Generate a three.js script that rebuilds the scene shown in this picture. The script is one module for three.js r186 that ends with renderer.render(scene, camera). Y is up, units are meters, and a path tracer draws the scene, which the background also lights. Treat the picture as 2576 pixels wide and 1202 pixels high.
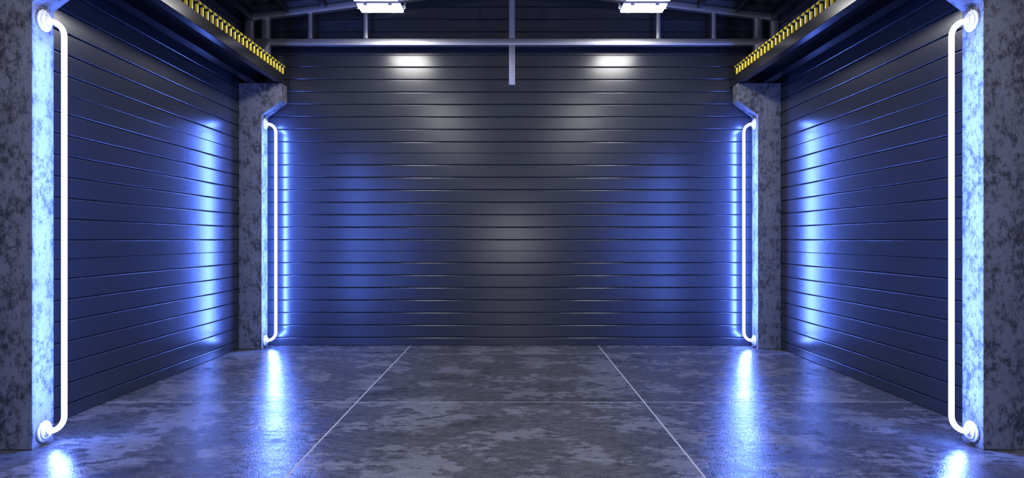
import * as THREE from 'three';
import { RectAreaLightUniformsLib } from 'three/addons/lights/RectAreaLightUniformsLib.js';
import { RoundedBoxGeometry } from 'three/addons/geometries/RoundedBoxGeometry.js';
import { mergeGeometries, mergeVertices, toCreasedNormals } from 'three/addons/utils/BufferGeometryUtils.js';

// ---------------------------------------------------------------- camera, lights, exposure
RectAreaLightUniformsLib.init();
const renderer = new THREE.WebGLRenderer({ antialias: true });
renderer.toneMapping = THREE.LinearToneMapping;
renderer.toneMappingExposure = 1.0;
renderer.shadowMap.enabled = true;
const scene = new THREE.Scene();
scene.background = new THREE.Color(0, 0, 0);
const camera = new THREE.PerspectiveCamera(2 * Math.atan(601 / 1717) * 180 / Math.PI, 2576 / 1202, 0.05, 80);
camera.position.set(0, 1.7, 0);
camera.lookAt(0, 1.7, -10);
const NEON = { color: new THREE.Color().setRGB(0.095, 0.195, 1.0), radiance: 190 };
const LAMP = { color: new THREE.Color().setRGB(1.0, 0.98, 0.95), radiance: 68 };
const DOOR_LAMP = { color: new THREE.Color().setRGB(1.0, 0.98, 0.95), radiance: 30 };

// ---------------------------------------------------------------- measures (metres; the depth D lies at z = -D)
const BACK = 10.9, FRONT = -4.75;                        // inner faces of the two end walls
const OFF = 0.068;                                       // the right wall stands that much closer to the camera axis
const sx = (s, a) => (s < 0 ? -a : a - OFF);             // wall-side coordinates
const WALL = 4.225, PILLAR = 3.866, CORBEL = 3.56, TUBE = 3.693, BEAM = 3.55;
const PILLAR_DEPTHS = [10.67, 5.63, 0.59, -4.3];
const roofY = x => 5.207 + 0.1257 * (4.014 - Math.abs(x));

// ---------------------------------------------------------------- helpers
const taken = new Map();
function numbered(name) {
  const n = taken.get(name) || 0; taken.set(name, n + 1);
  return n ? `${name}_${String(n).padStart(3, '0')}` : name;
}
function shadow(o) { o.castShadow = o.receiveShadow = true; return o; }
function part(name, geometry, material, parent, label) {
  const m = shadow(new THREE.Mesh(geometry, material));
  m.name = name; parent.add(m);
  if (label) m.userData.label = label;
  return m;
}
function thing(name, label, category, group, position = [0, 0, 0]) {
  const g = new THREE.Group(); g.name = numbered(name); g.position.set(...position);
  g.userData = { label, category }; if (group) g.userData.group = group;
  scene.add(g); return g;
}
function structure(name, label, category) {
  const g = new THREE.Group(); g.name = name; g.userData = { label, category, kind: 'structure' };
  scene.add(g); return g;
}
// uv in metres, projected along the main direction of each face (own axes)
function boxUV(geometry, du = 0, dv = 0) {
  const g = geometry.index ? geometry.toNonIndexed() : geometry;
  const p = g.attributes.position, uv = new Float32Array(p.count * 2);
  const a = new THREE.Vector3(), b = new THREE.Vector3(), c = new THREE.Vector3();
  for (let i = 0; i < p.count; i += 3) {
    a.fromBufferAttribute(p, i); b.fromBufferAttribute(p, i + 1); c.fromBufferAttribute(p, i + 2);
    const n = b.clone().sub(a).cross(c.clone().sub(a));
    const ax = Math.abs(n.x), ay = Math.abs(n.y), az = Math.abs(n.z);
    [a, b, c].forEach((v, k) => {
      let u, w;
      if (ax >= ay && ax >= az) { u = v.z; w = v.y; } else if (ay >= az) { u = v.x; w = v.z; } else { u = v.x; w = v.y; }
      uv[(i + k) * 2] = u + du; uv[(i + k) * 2 + 1] = w + dv;
    });
  }
  g.setAttribute('uv', new THREE.BufferAttribute(uv, 2));
  return g;
}
function box(x0, x1, y0, y1, z0, z1, bevel = 0) {
  const w = Math.abs(x1 - x0), h = Math.abs(y1 - y0), d = Math.abs(z1 - z0);
  const g = bevel ? new RoundedBoxGeometry(w, h, d, 2, bevel) : new THREE.BoxGeometry(w, h, d);
  g.translate((x0 + x1) / 2, (y0 + y1) / 2, (z0 + z1) / 2);
  return boxUV(g);
}
// a closed profile [[u, v], ...] swept straight; place(u, v, t) gives the point
function sweep(profile, t0, t1, place) {
  const pos = [], n = profile.length;
  const P = (k, t) => place(profile[k % n][0], profile[k % n][1], t);
  const tri = (a, b, c) => pos.push(...a, ...b, ...c);
  for (let k = 0; k < n; k++) {
    const a = P(k, t0), b = P(k + 1, t0), c = P(k + 1, t1), d = P(k, t1);
    tri(a, b, c); tri(a, c, d);
  }
  const flat = THREE.ShapeUtils.triangulateShape(profile.map(q => new THREE.Vector2(q[0], q[1])), []);
  for (const [i, j, k] of flat) { tri(P(i, t0), P(k, t0), P(j, t0)); tri(P(i, t1), P(j, t1), P(k, t1)); }
  let g = new THREE.BufferGeometry();
  g.setAttribute('position', new THREE.Float32BufferAttribute(pos, 3));
  // turn it inside out if the volume came out negative
  let vol = 0;
  for (let i = 0; i < pos.length; i += 9) {
    vol += pos[i] * (pos[i + 4] * pos[i + 8] - pos[i + 5] * pos[i + 7]) - pos[i + 1] * (pos[i + 3] * pos[i + 8] - pos[i + 5] * pos[i + 6]) + pos[i + 2] * (pos[i + 3] * pos[i + 7] - pos[i + 4] * pos[i + 6]);
  }
  if (vol < 0) {
    for (let i = 0; i < pos.length; i += 9) for (let k = 0; k < 3; k++) { const s = pos[i + 3 + k]; pos[i + 3 + k] = pos[i + 6 + k]; pos[i + 6 + k] = s; }
    g.setAttribute('position', new THREE.Float32BufferAttribute(pos, 3));
  }
  g = boxUV(g);
  g.computeVertexNormals();
  return g;
}
function rng(seed) { let s = seed >>> 0; return () => { s = (s + 0x6D2B79F5) >>> 0; let t = Math.imul(s ^ (s >>> 15), 1 | s); t = (t + Math.imul(t ^ (t >>> 7), 61 | t)) ^ t; return ((t ^ (t >>> 14)) >>> 0) / 4294967296; }; }
// tiling gradient noise, several octaves, values about -1 .. 1
function fbm(size, cellsX, cellsY, octaves, seed, gain = 0.5) {
  const out = new Float32Array(size * size); let amp = 1, total = 0;
  for (let o = 0; o < octaves; o++) {
    const cx = cellsX << o, cy = cellsY << o, r = rng(seed * 977 + o * 131 + 7);
    const gx = new Float32Array(cx * cy), gy = new Float32Array(cx * cy);
    for (let i = 0; i < cx * cy; i++) { const a = r() * Math.PI * 2; gx[i] = Math.cos(a); gy[i] = Math.sin(a); }
    for (let y = 0; y < size; y++) {
      const v = y / size * cy, j = Math.floor(v), fy = v - j, wy = fy * fy * fy * (fy * (fy * 6 - 15) + 10), j0 = (j % cy) * cx, j1 = ((j + 1) % cy) * cx;
      for (let x = 0; x < size; x++) {
        const u = x / size * cx, i = Math.floor(u), fx = u - i, wx = fx * fx * fx * (fx * (fx * 6 - 15) + 10), i0 = i % cx, i1 = (i + 1) % cx;
        const a = gx[j0 + i0] * fx + gy[j0 + i0] * fy, b = gx[j0 + i1] * (fx - 1) + gy[j0 + i1] * fy;
        const c = gx[j1 + i0] * fx + gy[j1 + i0] * (fy - 1), d = gx[j1 + i1] * (fx - 1) + gy[j1 + i1] * (fy - 1);
        out[y * size + x] += amp * 1.5 * (a + (b - a) * wx + (c + (d - c) * wx - a - (b - a) * wx) * wy);
      }
    }
    total += amp * amp; amp *= gain;
  }
  const k = 1 / Math.sqrt(total); for (let i = 0; i < out.length; i++) out[i] *= k;
  return out;
}
const sstep = (a, b, x) => { const t = Math.min(1, Math.max(0, (x - a) / (b - a))); return t * t * (3 - 2 * t); };
function texture(size, f, metres, srgb = false) {
  const d = new Uint8Array(size * size * 4);
  for (let i = 0; i < size * size; i++) {
    const v = f(i, i % size, Math.floor(i / size)), c = Array.isArray(v) ? v : [v, v, v];
    for (let k = 0; k < 3; k++) { let q = Math.min(1, Math.max(0, c[k])); if (srgb) q = q <= 0.0031308 ? q * 12.92 : 1.055 * Math.pow(q, 1 / 2.4) - 0.055; d[i * 4 + k] = Math.round(q * 255); }
    d[i * 4 + 3] = 255;
  }
  const t = new THREE.DataTexture(d, size, size, THREE.RGBAFormat);
  t.wrapS = t.wrapT = THREE.RepeatWrapping; t.magFilter = THREE.LinearFilter; t.minFilter = THREE.LinearMipmapLinearFilter; t.generateMipmaps = true;
  if (srgb) t.colorSpace = THREE.SRGBColorSpace;
  t.repeat.set(1 / metres, 1 / metres); t.needsUpdate = true;
  return t;
}
function moved(t, u, v) { const c = t.clone(); c.offset.set(u, v); c.needsUpdate = true; return c; }

// ---------------------------------------------------------------- materials
// cast concrete of the pillars: pale paste, dark blotches, small pores
const cn = { big: fbm(1024, 7, 7, 6, 3, 0.62), mid: fbm(1024, 30, 20, 5, 8, 0.8), fine: fbm(1024, 150, 150, 2, 12), wide: fbm(1024, 3, 3, 3, 31), pore: fbm(1024, 64, 64, 2, 55) };
const concreteValue = i => {
  const stain = sstep(-0.3, 0.66, cn.big[i] * 0.5 + cn.mid[i] * 0.62 + cn.fine[i] * 0.2 + cn.wide[i] * 0.2);
  const spots = sstep(0.62, 0.95, cn.pore[i] * 0.8 + cn.mid[i] * 0.35);
  return (0.18 + 0.022 * cn.fine[i] + 0.025 * cn.wide[i]) * (1 - 0.8 * stain) * (1 - 0.75 * spots);
};
const concreteMap = texture(1024, i => { const v = concreteValue(i); return [v, v, v * 1.02]; }, 1.5, true);
const concreteBump = texture(1024, i => 0.6 + 0.15 * cn.fine[i] - 0.5 * sstep(0.62, 0.95, cn.pore[i] * 0.8 + cn.mid[i] * 0.35) + 0.1 * cn.mid[i], 1.5);
// floor slabs: worn pale skin over darker, stained concrete
const FS = 2048;
const fn = { big: fbm(FS, 4, 5, 7, 21, 0.62), stain: fbm(FS, 3, 6, 7, 42, 0.68), mid: fbm(FS, 24, 40, 5, 63, 0.7), fine: fbm(FS, 220, 340, 2, 84), wide: fbm(FS, 2, 2, 3, 95) };
const fworn = i => sstep(0.0, 0.35, fn.big[i] + 0.35 * fn.mid[i]);
const fstain = i => sstep(0.25, 0.9, fn.stain[i] * 0.9 + fn.mid[i] * 0.45);
const fpit = i => sstep(0.55, 1.0, fn.mid[i] * 0.7 + fn.fine[i] * 0.5);
const floorMap = texture(FS, i => {
  const v = (0.07 + 0.08 * fworn(i) + 0.01 * fn.wide[i] + 0.036 * fn.fine[i] + 0.024 * fn.mid[i]) * (1 - 0.75 * fstain(i)) * (1 - 0.7 * fpit(i));
  return [v * 1.0, v * 0.995, v * 0.985];
}, 3.0, true);
const floorRough = texture(FS, i => 0.225 + 0.05 * (1 - fworn(i)) + 0.10 * fstain(i) + 0.10 * fn.mid[i] + 0.05 * fn.fine[i], 3.0);
const floorBump = texture(FS, i => 0.55 + 0.10 * fworn(i) - 0.25 * fpit(i) + 0.10 * fn.fine[i] + 0.08 * fn.mid[i], 3.0);
// cast skin of the truss
const castNoise = fbm(512, 40, 40, 4, 15, 0.7);
const castBump = texture(512, i => 0.5 + 0.25 * castNoise[i], 0.4);

const phys = (name, o) => { const m = new THREE.MeshPhysicalMaterial(o); m.name = name; return m; };
const lin = (r, g, b) => new THREE.Color().setRGB(r, g, b);
const M = {
  plank: phys('wall_paint', { color: lin(0.025, 0.028, 0.034), roughness: 0.23 }),
  backing: phys('wall_core', { color: lin(0.02, 0.02, 0.022), roughness: 0.8 }),
  concrete: phys('concrete', { map: concreteMap, roughness: 0.78, bumpMap: concreteBump, bumpScale: 0.004 }),
  grout: phys('grout', { color: lin(0.4, 0.4, 0.36), roughness: 0.7 }),
  steel: phys('beam_paint', { color: lin(0.014, 0.014, 0.017), roughness: 0.2, metalness: 0.2 }),
  truss: phys('truss_paint', { color: lin(0.46, 0.46, 0.48), roughness: 0.42, metalness: 0.9, bumpMap: castBump, bumpScale: 0.001 }),
  roof: phys('roof_sheet_paint', { color: lin(0.014, 0.014, 0.016), roughness: 0.3, metalness: 0.2 }),
  yellow: phys('yellow_gloss', { color: lin(0.93, 0.7, 0.01), roughness: 0.3, clearcoat: 1, clearcoatRoughness: 0.06 }),
  black: phys('black_gloss', { color: lin(0.012, 0.012, 0.015), roughness: 0.16, clearcoat: 1, clearcoatRoughness: 0.05 }),
  chrome: phys('polished_fitting', { color: lin(0.82, 0.83, 0.86), roughness: 0.16, metalness: 0.85 }),
  socket: phys('white_enamel', { color: lin(0.85, 0.86, 0.88), roughness: 0.2, clearcoat: 0.8, clearcoatRoughness: 0.1 }),
  housing: phys('lamp_housing', { color: lin(0.5, 0.5, 0.5), roughness: 0.45, metalness: 0.4 }),
  tube: phys('neon_glow', { color: lin(0.9, 0.92, 1), roughness: 0.3, emissive: lin(0.62, 0.72, 1), emissiveIntensity: 3 }),
  diffuser: phys('lamp_glow', { color: lin(0.9, 0.9, 0.9), roughness: 0.5, emissive: LAMP.color, emissiveIntensity: 3 }),
};
const floorMats = [[0, 0, 1], [0.37, 0.21, 1.12], [0.71, 0.63, 0.92], [0.18, 0.77, 1.05]].map(([u, v, k], n) => phys('floor_concrete_' + n, {
  color: lin(k, k, k), map: moved(floorMap, u, v), specularIntensity: 0.75, roughness: 1, roughnessMap: moved(floorRough, u, v), bumpMap: moved(floorBump, u, v), bumpScale: 0.005,
}));

// ---------------------------------------------------------------- floor
{
  const floor = structure('floor', 'stained grey concrete floor of large square slabs with pale joints', 'floor');
  const xs = [-4.6, -1.62, 1.378, 4.6], ds = [11.3, 10.1, 7.12, 4.14, 1.16, -1.82, -5.0], g = 0.0055;
  part('subfloor', box(-4.6, 4.6, -0.25, -0.03, -11.3, 5.0), M.backing, floor);
  part('joint_filler', box(-4.6, 4.6, -0.03, -0.001, -11.3, 5.0), M.grout, floor, 'pale joint filler between the slabs');
  const pick = [[2, 0, 3], [1, 2, 0], [3, 1, 2], [0, 3, 1], [2, 1, 3], [1, 0, 2]];
  for (let r = 0; r < ds.length - 1; r++) for (let c = 0; c < 3; c++) {
    const x0 = xs[c] + g, x1 = xs[c + 1] - g, z0 = -ds[r] + g + 0.003, z1 = -ds[r + 1] - g - 0.003, b = 0.003;
    const prof = [[x0, -0.03], [x1, -0.03], [x1, -b], [x1 - b, 0], [x0 + b, 0], [x0, -b]];
    part('slab', sweep(prof, z0, z1, (u, v, t) => [u, v, t]), floorMats[pick[r][c]], floor);
  }
}

// ---------------------------------------------------------------- plank walls
// joints every 1.561 m; in between seven grooves: planks of 0.18, six of 0.20 and 0.18 m
const plankRows = [];
for (let j = -1; j < 4; j++) {
  const base = 1.5095 + j * 1.561, cuts = [0, 0.183, 0.382, 0.581, 0.780, 0.979, 1.178, 1.377, 1.561];
  for (let k = 0; k < 8; k++) plankRows.push([base + cuts[k], base + cuts[k + 1], k === 0, k === 7]);
}
// profile in (outwards, height): a narrow lip below, a rounded shoulder above; plain edges at the panel joints
function plankProfile(y0, y1, plainBelow, plainAbove) {
  const p = [[-0.022, y0 + 0.0025]];
  if (plainBelow) p.push([-0.003, y0 + 0.0025], [0, y0 + 0.0055]);
  else p.push([-0.014, y0 + 0.004], [-0.004, y0 + 0.004], [0, y0 + 0.008]);
  if (plainAbove) p.push([0, y1 - 0.0055], [-0.003, y1 - 0.0025]);
  else { for (let k = 0; k <= 6; k++) { const a = k / 6 * Math.PI / 2; p.push([-0.014 * (1 - Math.cos(a)), y1 - 0.019 + 0.014 * Math.sin(a)]); } p.push([-0.016, y1 - 0.0025]); }
  p.push([-0.022, y1 - 0.0025]);
  return p;
}
function plankWall(name, label, place, t0, t1, top, clip, backing) {
  const w = structure(name, label, 'wall');
  part('backing_board', backing, M.backing, w);
  for (const [y0, y1, a, b] of plankRows) {
    if (y0 > top || y1 < 0.01) continue;
    let lo = Math.max(y0, 0.002), hi = y1, s0 = t0, s1 = t1;
    if (clip && hi > 5.18) { const m = clip(lo); if (m < 0.15) continue; s0 = -m; s1 = m; }
    if (!clip && hi > top) hi = top;
    part('plank', sweep(plankProfile(lo, hi, a, b), s0, s1, place), M.plank, w);
  }
  return w;
}
const gable = y => Math.min(4.3, Math.max(0, 4.014 - (y - 5.207) / 0.1257));
const gableBoard = z0 => { const q = [[-4.3, 0], [4.3, 0], [4.3, 5.17], [0, 5.711], [-4.3, 5.17]]; return sweep(q, z0, z0 + 0.1, (u, v, t) => [u, v, t]); };
plankWall('wall_back', 'dark grey wall of horizontal metal planks at the far end', (u, v, t) => [t, v, -BACK + u], -4.25, 4.2, 5.7, gable, gableBoard(-BACK - 0.122));
plankWall('wall_front', 'dark grey wall of horizontal metal planks behind the viewer', (u, v, t) => [t, v, -FRONT - u], -4.25, 4.2, 5.7, gable, gableBoard(-FRONT + 0.022));
plankWall('wall_left', 'dark grey wall of horizontal metal planks on the left side', (u, v, t) => [-WALL + u, v, t], -BACK, -FRONT, 5.16, null, box(-WALL - 0.122, -WALL - 0.022, 0, 5.16, -BACK - 0.12, -FRONT + 0.12));
plankWall('wall_right', 'dark grey wall of horizontal metal planks on the right side', (u, v, t) => [sx(1, WALL) - u, v, t], -BACK, -FRONT, 5.16, null, box(sx(1, WALL) + 0.022, sx(1, WALL) + 0.122, 0, 5.16, -BACK - 0.12, -FRONT + 0.12));

// ---------------------------------------------------------------- roof: sheets in rows, ridge in the middle
{
  const roof = structure('ceiling', 'black pitched roof of metal sheets above the truss', 'ceiling');
  for (const s of [-1, 1]) {
    for (let d = BACK + 0.12, k = 0; d > FRONT - 0.12; k++) {
      const e = Math.max(d - (k ? 1.2 : 0.74), FRONT - 0.13);
      const prof = [[0, roofY(0)], [s * 4.35, roofY(4.35)], [s * 4.35, roofY(4.35) + 0.04], [0, roofY(0) + 0.04]];
      part('roof_sheet', sweep(prof, -d, -e - 0.006, (u, v, t) => [u, v, t]), M.roof, roof);
      const rib = [[s * 0.05, roofY(0.05) + 0.001], [s * 4.2, roofY(4.2) + 0.001], [s * 4.2, roofY(4.2) - 0.014], [s * 0.05, roofY(0.05) - 0.014]];
      part('seam_rib', sweep(rib, -e - 0.02, -e + 0.014, (u, v, t) => [u, v, t]), M.roof, roof);
      d = e;
    }
  }
}

// ---------------------------------------------------------------- purlins under the roof
{
  const xs = [4.026, 3.467, 2.877, 2.287, 1.697, 1.107, 0.517];
  const words = ['deep eave purlin', 'first slim purlin in from the eave', 'second slim purlin in from the eave', 'third slim purlin in from the eave', 'fourth slim purlin in from the eave', 'fifth slim purlin in from the eave', 'slim purlin next to the ridge'];
  for (const s of [-1, 1]) xs.forEach((x, k) => {
    const t = thing('roof_purlin', `${words[k]}, ${s < 0 ? 'left' : 'right'} roof slope`, 'purlin', 'purlins under the roof');
    const w = k ? 0.06 : 0.16, h = k ? 0.052 : 0.1, xc = s * (x + w / 2), top = roofY(x + w) - 0.0;
    const g = box(xc - w / 2, xc + w / 2, top - h, top, -10.598, -FRONT, 0.004);
    part('bar', g, M.roof, t);
    part('end_cleat', box(s * x - 0.003, s * x + 0.003, top - h - 0.004, top, -10.6, -10.56), M.roof, t);
  });
}

// ---------------------------------------------------------------- concrete pillars with corbels
const sideWord = s => (s < 0 ? 'left' : 'right');
const places = ['by the far wall', 'in the foreground', 'beside the viewer', 'by the front wall'];
function pillar(s, k) {
  const D = PILLAR_DEPTHS[k], depth = 0.263, bv = 0.008;
  const t = thing('concrete_pillar', `blotchy grey concrete pillar with corbel, ${sideWord(s)} side, ${places[k]}`, 'pillar', 'concrete pillars along the walls', [sx(s, PILLAR), 0, -D]);
  const q = [[WALL - PILLAR - 0.002, 0.002], [0, 0.002], [0, 3.62], [CORBEL - PILLAR, 3.836], [CORBEL - PILLAR, 4.108], [WALL - PILLAR - 0.002, 4.108]];
  const sh = new THREE.Shape();
  const inset = bv;                                        // the bevel grows the outline again
  const pts = [[q[0][0] - inset, q[0][1] + inset], [inset, q[1][1] + inset], [inset, 3.62 - 0.003], [q[3][0] + inset, 3.836 + 0.005], [q[4][0] + inset, 4.108 - inset], [q[5][0] - inset, 4.108 - inset]];
  pts.forEach(([x, y], i) => (i ? sh.lineTo(s * x, y) : sh.moveTo(s * x, y)));
  let g = new THREE.ExtrudeGeometry(sh, { depth: depth - 2 * bv, bevelEnabled: true, bevelThickness: bv, bevelSize: bv, bevelSegments: 3 });
  g.translate(0, 0, -depth / 2 + bv);
  g = boxUV(toCreasedNormals(g, 0.6), s * 0.37 + k * 0.91, k * 0.53);
  part('shaft', g, M.concrete, t);
  return t;
}
for (const s of [-1, 1]) for (let k = 0; k < 4; k++) pillar(s, k);

// ---------------------------------------------------------------- crane beams on the corbels
for (const s of [-1, 1]) {
  const t = thing('crane_beam', `glossy black steel beam along the ${sideWord(s)} wall, on the concrete corbels`, 'beam', 'steel beams on the corbels', [sx(s, BEAM), 4.11, 0]);
  const pl = (u, v, z) => [s * u, v, z];
  const end = -10.59;
  const chan = [[0, 0.004], [0.004, 0], [0.1, 0], [0.1, 0.012], [0.012, 0.012], [0.012, 0.135], [0.1, 0.135], [0.1, 0.147], [0.004, 0.147], [0, 0.143]];
  part('channel', sweep(chan, end, -FRONT - 0.02, pl), M.steel, t);
  part('end_channel', sweep(chan, -BACK + 0.01, end - 0.008, pl), M.steel, t, 'short end section of the beam at the far wall');
  const outer = [[0.39, 0.0], [0.53, 0.0], [0.53, 0.012], [0.402, 0.012], [0.402, 0.12], [0.39, 0.12]];
  part('angle_bar', sweep(outer, -BACK + 0.01, -FRONT - 0.02, pl), M.steel, t);
  part('cover_plate', box(s * 0.1, s * 0.66, 0.122, 0.134, -BACK + 0.01, -FRONT - 0.02), M.steel, t);
  part('stiffener_rib', sweep([[0.24, 0.095], [0.256, 0.095], [0.256, 0.122], [0.24, 0.122]], -BACK + 0.01, -FRONT - 0.02, pl), M.steel, t);
}

// ---------------------------------------------------------------- yellow roller rails on the beams
{
  const pole = new THREE.LatheGeometry([[0, 0], [0.017, 0], [0.0185, 0.002], [0.0185, 0.114], [0.0165, 0.119], [0.011, 0.122], [0.011, 0.135], [0, 0.135]].map(a => new THREE.Vector2(...a)), 18);
  const sleeve = new THREE.LatheGeometry([[0.0186, 0.014], [0.0202, 0.014], [0.0207, 0.016], [0.0207, 0.104], [0.0202, 0.106], [0.0186, 0.106]].map(a => new THREE.Vector2(...a)), 18);
  const roller = new THREE.LatheGeometry([[0, -0.032], [0.017, -0.032], [0.0205, -0.028], [0.0205, 0.028], [0.017, 0.032], [0, 0.032]].map(a => new THREE.Vector2(...a)), 18).rotateX(Math.PI / 2);
  const knuckle = new THREE.LatheGeometry([[0, -0.027], [0.012, -0.026], [0.0165, -0.021], [0.019, -0.015], [0.0195, 0], [0.019, 0.015], [0.0165, 0.021], [0.012, 0.026], [0, 0.027]].map(a => new THREE.Vector2(...a)), 16).rotateX(Math.PI / 2);
  const pin = new THREE.CylinderGeometry(0.006, 0.006, 0.046, 10).rotateZ(Math.PI / 2);
  for (const s of [-1, 1]) {
    const t = thing('roller_rail', `row of yellow sleeved posts and rollers on the ${sideWord(s)} black beam`, 'rail', 'yellow roller rails on the beams', [sx(s, BEAM + 0.03), 4.257, 0]);
    for (let k = 0; k < 38; k++) {
      const z = -10.644 + 0.1318 * k;
      const p = part('post', pole, M.black, t); p.position.set(0, 0, z);
      part('sleeve', sleeve, M.yellow, p, 'yellow sleeve round the post');
      const j = part('knuckle', knuckle, M.black, t); j.position.set(0, 0.146, z);
      part('pin', pin, M.chrome, j);
      const r = part('roller', roller, M.yellow, t, 'yellow roller between two knuckles'); r.position.set(0, 0.146, z + 0.0659 - 0.1318);
      if (k === 0) r.position.z = z - 0.055;
    }
  }
}

// ---------------------------------------------------------------- roof truss
{
  const t = thing('roof_truss', 'dark grey steel roof truss with square openings in front of the far wall', 'truss');
  const lowY = x => 5.131 + 0.127 * (3.776 - Math.abs(x));
  const bv = 0.004, depth = 0.1;
  const rounded = (P, pts, r) => {                        // polygon with rounded corners
    const n = pts.length;
    for (let i = 0; i < n; i++) {
      const a = new THREE.Vector2(...pts[(i + n - 1) % n]), b = new THREE.Vector2(...pts[i]), c = new THREE.Vector2(...pts[(i + 1) % n]);
      const p = b.clone().add(a.clone().sub(b).setLength(r)), q = b.clone().add(c.clone().sub(b).setLength(r));
      if (i) P.lineTo(p.x, p.y); else P.moveTo(p.x, p.y);
      P.quadraticCurveTo(b.x, b.y, q.x, q.y);
    }
    P.closePath();
    return P;
  };
  const extrude = sh => { const g = new THREE.ExtrudeGeometry(sh, { depth: depth - 2 * bv, bevelEnabled: true, bevelThickness: bv, bevelSize: bv, bevelOffset: -bv, bevelSegments: 2, curveSegments: 5 }); g.translate(0, 0, -10.7 + bv); return boxUV(toCreasedNormals(g, 0.7)); };
  const W = 4.15, outline = rounded(new THREE.Shape(), [[-W, 4.27], [-3.776, 4.27], [-3.776, 4.712], [3.776, 4.712], [3.776, 4.27], [W, 4.27], [W, roofY(W) - 0.002], [0, roofY(0) - 0.002], [-W, roofY(W) - 0.002]], 0.016);
  for (const s of [-1, 1]) for (const [a, b] of [[4.026, 3.89], [3.776, 3.171], [3.111, 2.307], [2.245, 0.046]])
    outline.holes.push(rounded(new THREE.Path(), [[s * a, 4.811], [s * b, 4.811], [s * b, lowY(b)], [s * a, lowY(a)]], 0.02));
  part('frame', extrude(outline), M.truss, t);
  const drop = rounded(new THREE.Shape(), [[-0.046, 4.094], [0.046, 4.094], [0.046, 4.7125], [-0.046, 4.7125]], 0.006);
  part('drop_post', extrude(drop), M.truss, t, 'square steel post hanging below the lower chord');
  for (const s of [-1, 1]) {                              // small gussets round the drop post off like in a cast frame
    const gs = new THREE.Shape(); gs.moveTo(s * 0.046, 4.72); gs.lineTo(s * 0.066, 4.712); gs.quadraticCurveTo(s * 0.046, 4.712, s * 0.046, 4.692); gs.closePath();
    part('gusset', boxUV(new THREE.ExtrudeGeometry(gs, { depth: depth - 0.004, bevelEnabled: false }).translate(0, 0, -10.698)), M.truss, t);
  }
}

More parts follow.
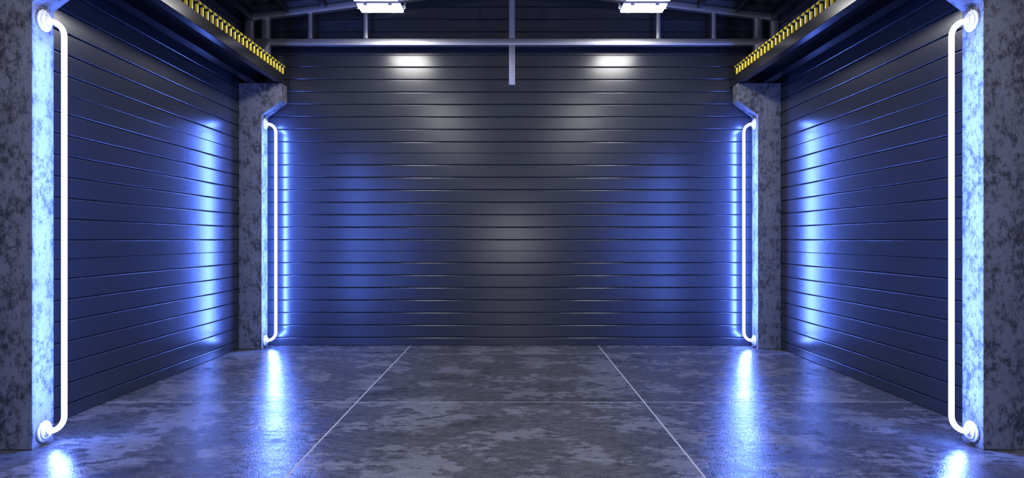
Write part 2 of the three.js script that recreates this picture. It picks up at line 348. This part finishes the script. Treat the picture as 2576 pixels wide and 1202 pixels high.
// ---------------------------------------------------------------- neon lamps on the pillars
function strip(s, w, h, pos, towards, lamp, name) {
  const l = new THREE.RectAreaLight(lamp.color, lamp.radiance, w, h);
  l.name = name; l.position.set(...pos); l.lookAt(towards[0], towards[1], towards[2]);
  scene.add(l); return l;
}
{
  // the fitting, its axis along x, root on the pillar at x = 0, pointing to +x
  const plate = new THREE.LatheGeometry([[0, 0], [0.086, 0], [0.087, 0.003], [0.087, 0.014], [0.082, 0.019], [0.07, 0.022], [0, 0.022]].map(a => new THREE.Vector2(...a)), 40);
  const ring = new THREE.LatheGeometry([[0.028, 0.022], [0.066, 0.022], [0.068, 0.025], [0.066, 0.032], [0.058, 0.036], [0.05, 0.032], [0.048, 0.027], [0.042, 0.028], [0.04, 0.034], [0.034, 0.037], [0.028, 0.034]].map(a => new THREE.Vector2(...a)), 40);
  const nozzle = new THREE.LatheGeometry([[0.0, 0.02], [0.027, 0.02], [0.027, 0.042], [0.025, 0.046], [0.0, 0.046]].map(a => new THREE.Vector2(...a)), 28);
  const tooth = new THREE.BoxGeometry(0.01, 0.012, 0.026);
  const R = 0.022, yLow = 0.115, yTop = 3.497, bend = 0.13, out = PILLAR - TUBE;
  const path = new THREE.CurvePath(), V = (x, y) => new THREE.Vector3(x, y, 0);
  const k = bend * 0.45;
  const tubeOf = s => {
    const pts = [V(0.05, yTop), V(out - bend, yTop)];
    const top = new THREE.CubicBezierCurve3(V(out - bend, yTop), V(out - k, yTop), V(out, yTop - k), V(out, yTop - bend));
    const low = new THREE.CubicBezierCurve3(V(out, yLow + bend), V(out, yLow + k), V(out - k, yLow), V(out - bend, yLow));
    const c = new THREE.CurvePath();
    c.add(new THREE.LineCurve3(V(0.03, yTop), V(out - bend, yTop))); c.add(top); c.add(new THREE.LineCurve3(V(out, yTop - bend), V(out, yLow + bend))); c.add(low); c.add(new THREE.LineCurve3(V(out - bend, yLow), V(0.03, yLow)));
    const list = [];
    for (const q of c.curves) { const n = q.type === 'LineCurve3' ? 6 : 14; for (let i = list.length ? 1 : 0; i <= n; i++) list.push(q.getPoint(i / n)); }
    for (const p of list) p.x *= -s;
    // a plain sweep of circles along the polyline (planar curve in x, y)
    const seg = 18, pos = [], nor = [], idx = [];
    list.forEach((p, i) => {
      const d = list[Math.min(i + 1, list.length - 1)].clone().sub(list[Math.max(i - 1, 0)]).normalize(), n = new THREE.Vector3(-d.y, d.x, 0);
      for (let j = 0; j < seg; j++) { const a = j / seg * Math.PI * 2, q = n.clone().multiplyScalar(Math.cos(a)).add(new THREE.Vector3(0, 0, Math.sin(a))); nor.push(q.x, q.y, q.z); pos.push(p.x + q.x * R, p.y + q.y * R, q.z * R); }
    });
    for (let i = 0; i < list.length - 1; i++) for (let j = 0; j < seg; j++) { const a = i * seg + j, b = i * seg + (j + 1) % seg; idx.push(a, b, a + seg, b, b + seg, a + seg); }
    const g = new THREE.BufferGeometry(); g.setAttribute('position', new THREE.Float32BufferAttribute(pos, 3)); g.setAttribute('normal', new THREE.Float32BufferAttribute(nor, 3)); g.setIndex(idx);
    return g;
  };
  for (const s of [-1, 1]) {
    const tg = tubeOf(s);
    for (let i = 0; i < 3; i++) {
      const D = PILLAR_DEPTHS[i], x0 = sx(s, PILLAR), xt = x0 - s * out;
      const t = thing('neon_lamp', `glowing white-blue neon tube with round sockets, ${sideWord(s)} pillar ${places[i]}`, 'neon lamp', 'neon tubes on the pillars', [x0, 0, -D]);
      part('tube', tg, M.tube, t, 'glowing blue-white tube');
      for (const y of [yLow, yTop]) {
        const f = new THREE.Group(); f.name = 'socket'; f.position.set(0, y, 0); f.rotation.z = s * Math.PI / 2; t.add(f);
        part('plate', plate, M.socket, f); part('ring', ring, M.socket, f); part('nozzle', nozzle, M.socket, f);
        for (let n = 0; n < 14; n++) { const a = n / 14 * Math.PI * 2 + 0.1, m = part('tooth', tooth, M.chrome, f); m.position.set(0.0845 * Math.cos(a), 0.008, 0.0845 * Math.sin(a)); m.rotation.y = -a; }
      }
      const yc = (yLow + yTop) / 2, h = yTop - yLow - 2 * bend, w = R * 1.6, e = R + 0.004;
      strip(s, w, h, [xt - s * e, yc, -D], [xt - s * 9, yc, -D], NEON, 'neon_light');
      if (i < 2) strip(s, w, h, [xt + s * e, yc, -D], [xt + s * 9, yc, -D], NEON, 'neon_light');
      if (i < 2) strip(s, w, h, [xt, yc, -D + e], [xt, yc, -D + 9], NEON, 'neon_light');
      strip(s, w, h, [xt, yc, -D - e], [xt, yc, -D - 9], NEON, 'neon_light');
      if (i < 2) for (const v of [-1, 1]) for (const b of [-1, 1]) {   // the bent ends of the tube glow like the rest
        const q = strip(s, w, bend * 1.25, [xt + s * bend * 0.3, yc + v * (h / 2 + bend * 0.68), -D + b * e], [xt + s * bend * 0.3, yc + v * (h / 2 + bend * 0.68), -D + b * 9], NEON, 'neon_light');
        q.rotateZ(s * v * b * Math.PI / 4);
        if (b > 0) {                                       // the outer side of the bend
          const a = (bend + e) * Math.SQRT1_2, px = xt + s * (bend - a), py = yc + v * (h / 2 + a);
          strip(s, w, bend * 1.25, [px, py, -D], [px - s * 9, py + v * 9, -D], NEON, 'neon_light');
        }
      }
    }
  }
}

// ---------------------------------------------------------------- ceiling lamps: two flat panels each, hung on rods
{
  const words = ['near the far wall', 'above the middle of the hall', 'above the viewer'];
  [9.32, 4.28, -0.76].forEach((D, i) => {
    for (const s of [-1, 1]) {
      const x = s * 1.84, y = 4.92;
      const t = thing('ceiling_lamp', `bright white twin panel ceiling lamp, ${sideWord(s)} of the centre, ${words[i]}`, 'lamp', 'white panel lamps under the roof', [x, y, -D]);
      part('frame', mergeGeometries([box(-0.27, -0.23, 0.05, 0.09, -0.44, 0.44, 0.006), box(0.23, 0.27, 0.05, 0.09, -0.44, 0.44, 0.006)]), M.housing, t);
      for (const dz of [-0.235, 0.235]) {
        part('panel_tray', box(-0.305, 0.305, 0.02, 0.05, dz - 0.168, dz + 0.168, 0.006), M.housing, t);
        part('light_panel', box(-0.296, 0.296, 0, 0.02, dz - 0.16, dz + 0.16), M.diffuser, t, 'glowing white panel');
        for (const cx of [-0.18, 0.16]) for (const e of [-1, 1]) part('clip', box(cx - 0.025, cx + 0.025, -0.005, 0.024, dz + e * 0.164 - 0.006, dz + e * 0.164 + 0.006, 0.003), M.housing, t);
        strip(s, 0.59, 0.318, [x, y - 0.008, -D + dz], [x, y - 5, -D + dz], LAMP, 'ceiling_lamp_light');
        if (dz < 0) strip(s, 0.59, 0.018, [x, y + 0.01, -D + dz - 0.172], [x, y + 0.01, -D - 9], LAMP, 'ceiling_lamp_light');
        if (i === 0) for (const e of [-1, 1]) strip(s, 0.318, 0.018, [x + e * 0.302, y + 0.01, -D + dz], [x + e * 9, y + 0.01, -D + dz], LAMP, 'ceiling_lamp_light');
      }
      for (const dx of [-0.33, 0.33]) for (const dz of [-0.3, 0.3]) {
        const top = roofY(x + dx) - y + 0.01;
        part('arm', box(Math.min(dx, Math.sign(dx) * 0.25), Math.max(dx, Math.sign(dx) * 0.25), 0.055, 0.075, dz - 0.01, dz + 0.01), M.housing, t);
        part('hanger_rod', new THREE.CylinderGeometry(0.006, 0.006, top - 0.02, 10).translate(dx, (top + 0.02) / 2, dz), M.chrome, t);
        part('turnbuckle', new THREE.LatheGeometry([[0, 0.02], [0.012, 0.024], [0.014, 0.05], [0.01, 0.07], [0.014, 0.09], [0.012, 0.12], [0, 0.124]].map(a => new THREE.Vector2(...a)), 12).translate(dx, 0, dz), M.chrome, t);
      }
    }
  });
}

// ---------------------------------------------------------------- wall lamp behind the viewer: mirrored in the middle of the far wall
{
  const t = thing('wall_lamp', 'square white panel lamp on the wall behind the viewer', 'lamp', null, [0, 1.72, -FRONT]);
  part('housing', box(-0.42, 0.42, -0.42, 0.42, -0.09, -0.001, 0.01), M.housing, t);
  part('light_panel', box(-0.4, 0.4, -0.4, 0.4, -0.098, -0.09), M.diffuser, t, 'glowing white panel');
  strip(1, 0.79, 0.79, [0, 1.72, -FRONT - 0.106], [0, 1.72, -20], DOOR_LAMP, 'wall_lamp_light');
}

renderer.render(scene, camera);
